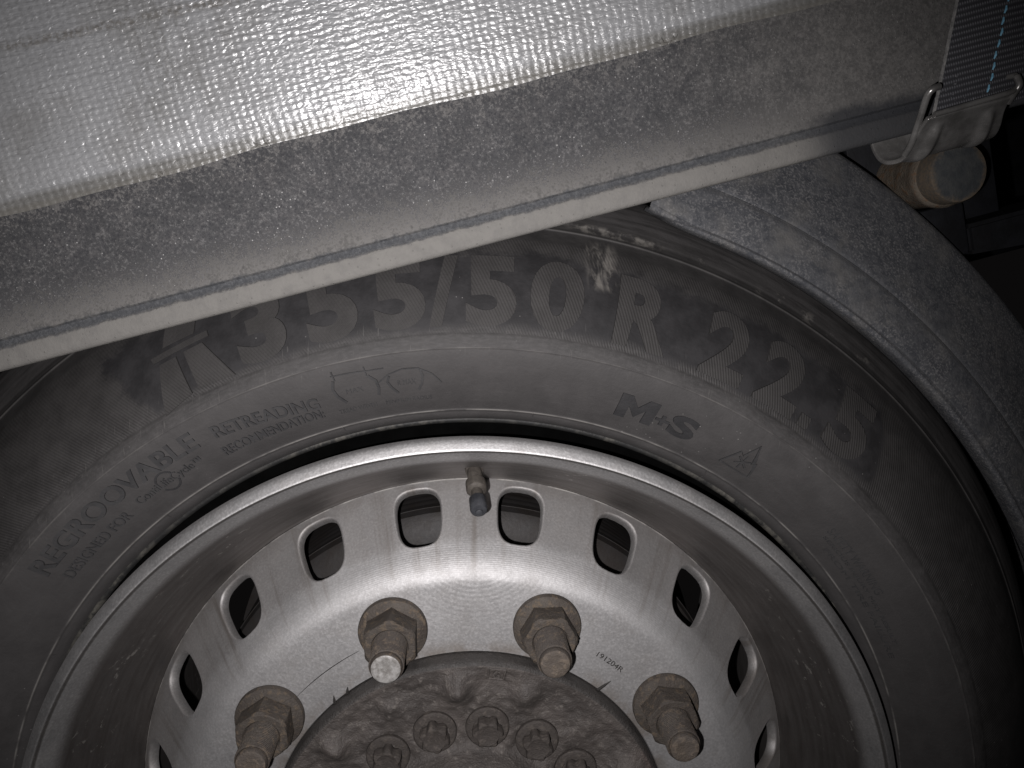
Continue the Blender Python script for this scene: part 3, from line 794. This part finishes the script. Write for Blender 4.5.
# ================================================================== MUDGUARD
SEC = [(.4452, .052), (.4446, .0440), (.4447, .0395), (.4454, .0366), (.4462, .0361), (.4471, .0366), (.4478, .0372), (.4488, .0366), (.4560, .0385), (.4640, .0418), (.4715, .0453),
       (.4735, .0466), (.4752, .0474), (.4775, .0476), (.4900, .0545), (.5100, .0670), (.5250, .0760), (.5350, .0822), (.5395, .0860), (.5420, .0920), (.5435, .11), (.5440, .20), (.5440, .42)]
SECF = catmull(SEC, 3)
bm = bmesh.new(); rings = []; NAG = 150
for k in range(NAG + 1):
    a = R(75.4 - 115.4 * k / NAG); d = math.degrees(a)
    lift = .010 * max(0, (d - 70.0) / 7.0) ** 2
    wv = .0008 * math.sin(d * .11)
    ring = []
    for r, yv in SECF:
        k_ = max(0, min(1, (.50 - r) / .05)); r2 = r + lift * k_ + wv
        ring.append(bm.verts.new((r2 * math.cos(a), yv - wv, r2 * math.sin(a))))
    rings.append(ring)
for A, B in zip(rings, rings[1:]):
    for j in range(len(SECF) - 1): bm.faces.new((A[j], B[j], B[j + 1], A[j + 1]))
mud = from_bm('mudguard', bm, M['mud'], None, 50)
so = mud.modifiers.new('thickness', 'SOLIDIFY'); so.thickness = .003; so.offset = 0
mud.rotation_euler = (0, R(14.7), 0)
tag(mud, 'curved black plastic mudguard grey with dust, arching over the tyre', 'mudguard')

# ================================================================== STRAP WITH HOOK
strap = empty('tension_strap', (.345, -.09, .386))
tag(strap, 'black webbing tension strap with flat steel hook gripping the rail', 'strap')
def rel(o): o.matrix_parent_inverse = strap.matrix_basis.inverted(); return o
# webbing, leaning to the right as it rises
SL = (.342 - .3249) / (.4484 - .4035)
SL = (.3485 - .3309) / (.4498 - .4037)
def web_pt(u, z): return Vector((.3309 + (z - .4035) * SL + u * .046, -.0885 + .0012 * math.sin(u * PI) * -1 - (z - .4035) * .02, z))
bm = bmesh.new(); NU, NV = 24, 60; F = []; Bk = []
for i in range(NU + 1):
    F.append([]); Bk.append([])
    for j in range(NV + 1):
        q = web_pt(i / NU, .3995 + (.60 - .3995) * j / NV); F[-1].append(bm.verts.new(q)); Bk[-1].append(bm.verts.new(q + Vector((0, .0024, 0))))
for i in range(NU):
    for j in range(NV):
        bm.faces.new((F[i][j], F[i + 1][j], F[i + 1][j + 1], F[i][j + 1])); bm.faces.new((Bk[i][j], Bk[i][j + 1], Bk[i + 1][j + 1], Bk[i + 1][j]))
for j in range(NV):
    bm.faces.new((F[0][j], F[0][j + 1], Bk[0][j + 1], Bk[0][j])); bm.faces.new((F[NU][j], Bk[NU][j], Bk[NU][j + 1], F[NU][j + 1]))
rel(from_bm('webbing', bm, M['web'], strap, 60))
rel(from_bm('selvedge', tube_bm([web_pt(0, z) + Vector((.0003 * mnoise.noise(Vector((z * 700, 0, 0))), .0012, 0)) for z in np.linspace(.402, .60, 160)], .0010, 8), M['edge'], strap, None))
zz = .4065
while zz < .56:
    u = .505 + .008 * math.sin(zz * 400)
    p0 = web_pt(u, zz) + Vector((0, -.0006, 0)); p1 = web_pt(u + .004, zz + .0030) + Vector((0, -.0006, 0)); pm = (p0 + p1) / 2 + Vector((0, -.0005, 0))
    rel(from_bm('stitch', tube_bm([p0, pm, p1], [.00035, .00055, .00035], 6), M['blue'], strap, None))
    zz += .0046
# hook: bent plate with two pressed ribs
LE = [(.3155, -.0560, .4005), (.3151, -.0580, .3940), (.3153, -.0620, .3885), (.3163, -.0675, .3860), (.3184, -.0750, .3862), (.3200, -.0805, .3900), (.3216, -.0870, .3970), (.3240, -.0925, .4022)]
LEF = catmull(LE, 6)
nU = 40; bm = bmesh.new(); G_ = []
for v, (lx, ly, lz) in enumerate(LEF):
    row = []
    wdt = (.0475 - .0075 * max(0, min(1, (lz - .386) / .017))) if v > 12 else .0475
    tv = v / (len(LEF) - 1)
    for i in range(nU + 1):
        u = i / nU; rib = 0
        for c in (.20, .80):
            rib += .0036 * math.exp(-((u - c) / .055) ** 2) * max(0, min(1, (tv - .38) * 9)) * max(0, min(1, (.93 - tv) * 9))
        row.append(bm.verts.new((lx + wdt * u, ly - rib * .8, lz - rib * .4)))
    G_.append(row)
for A, B in zip(G_, G_[1:]):
    for i in range(nU): bm.faces.new((A[i], A[i + 1], B[i + 1], B[i]))
hook = rel(from_bm('hook', bm, M['zinc'], strap, 60))
so = hook.modifiers.new('thickness', 'SOLIDIFY'); so.thickness = .0022; so.offset = 0
bv = hook.modifiers.new('edges', 'BEVEL'); bv.width = .0006; bv.segments = 2
# rolled top edge and side arms of the strap slot
def hp(name, pts, rad):
    o = from_bm(name, tube_bm(catmull(pts, 5), rad, 10), M['zinc'], hook, 60); return o
hp('slot_bar', [(.3262, -.0945, .4026), (.338, -.0950, .4030), (.352, -.0950, .4034), (.3625, -.0950, .4038), (.3650, -.0948, .4046)], .0013)
hp('slot_arm', [(.3190, -.0785, .3880), (.3205, -.0835, .3930), (.3224, -.0905, .4040), (.3236, -.0955, .4115), (.3256, -.0972, .4138), (.3290, -.0962, .4142)], .0016)
hp('slot_arm', [(.3645, -.0900, .3995), (.3655, -.0940, .4035), (.3668, -.0955, .4060), (.3672, -.0940, .4100)], .0016)
hp('back_bar', [(.3290, -.0945, .4142), (.3320, -.0850, .4142), (.345, -.0835, .4140), (.3640, -.0850, .4115), (.3672, -.0935, .4105)], .0013)

# ================================================================== CHASSIS BEHIND THE MUDGUARD
tube = empty('support_tube', (.430, .12, .345))
tag(tube, 'short rusty round support tube with grey end behind the strap hook', 'tube')
def relt(o): o.matrix_parent_inverse = tube.matrix_basis.inverted(); return o
def yl(prof_, cx_, cz_, n=56):
    bm = lathe_bm(prof_, n)
    for v in bm.verts: v.co.x += cx_; v.co.z += cz_
    return bm
relt(from_bm('sleeve', yl([(.0205, .118), (.0215, .112), (.0215, .074), (.0222, .072), (.0222, .068), (.0206, .0655), (.0196, .0645)], .4295, .3650), M['rusty'], tube, 40))
relt(from_bm('end_cap', yl([(.0201, .074), (.0201, .0535), (.0190, .0510), (.0150, .0500), (.0001, .0498)], .4290, .3650), M['capend'], tube, 40))
relt(from_bm('flange', box_bm(.392, .500, .118, .126, .325, .425, .001), M['black'], tube, 40))
br = from_bm('chassis_bracket', box_bm(.405, .462, .100, .160, .302, .3415, .003), M['black'], None, 40)
tag(br, 'black painted bracket block under the rusty support tube', 'bracket')
bm = bmesh.new()
pv = [(.455, .3225), (.95, .3225), (.95, .2650), (.455, .3000)]
fv = [bm.verts.new((x, .105, z)) for x, z in pv]; bv_ = [bm.verts.new((x, .160, z)) for x, z in pv]
bm.faces.new(fv); bm.faces.new(bv_[::-1])
for i in range(4): bm.faces.new((fv[i], fv[(i + 1) % 4], bv_[(i + 1) % 4], bv_[i]))
bmesh.ops.bevel(bm, geom=bm.edges[:], offset=.003, segments=2, affect='EDGES')
for v in bm.verts: v.co.x += .010
bea = from_bm('chassis_beam', bm, M['black'], None, 40)
tag(bea, 'dark chassis beam running right behind the mudguard', 'beam')
lon = from_bm('chassis_rail', box_bm(-.9, 1.6, .62, .70, .20, .62, .004), M['black'], None, 40)
tag(lon, 'black lengthwise chassis rail deep in the dark under the trailer', 'chassis rail')
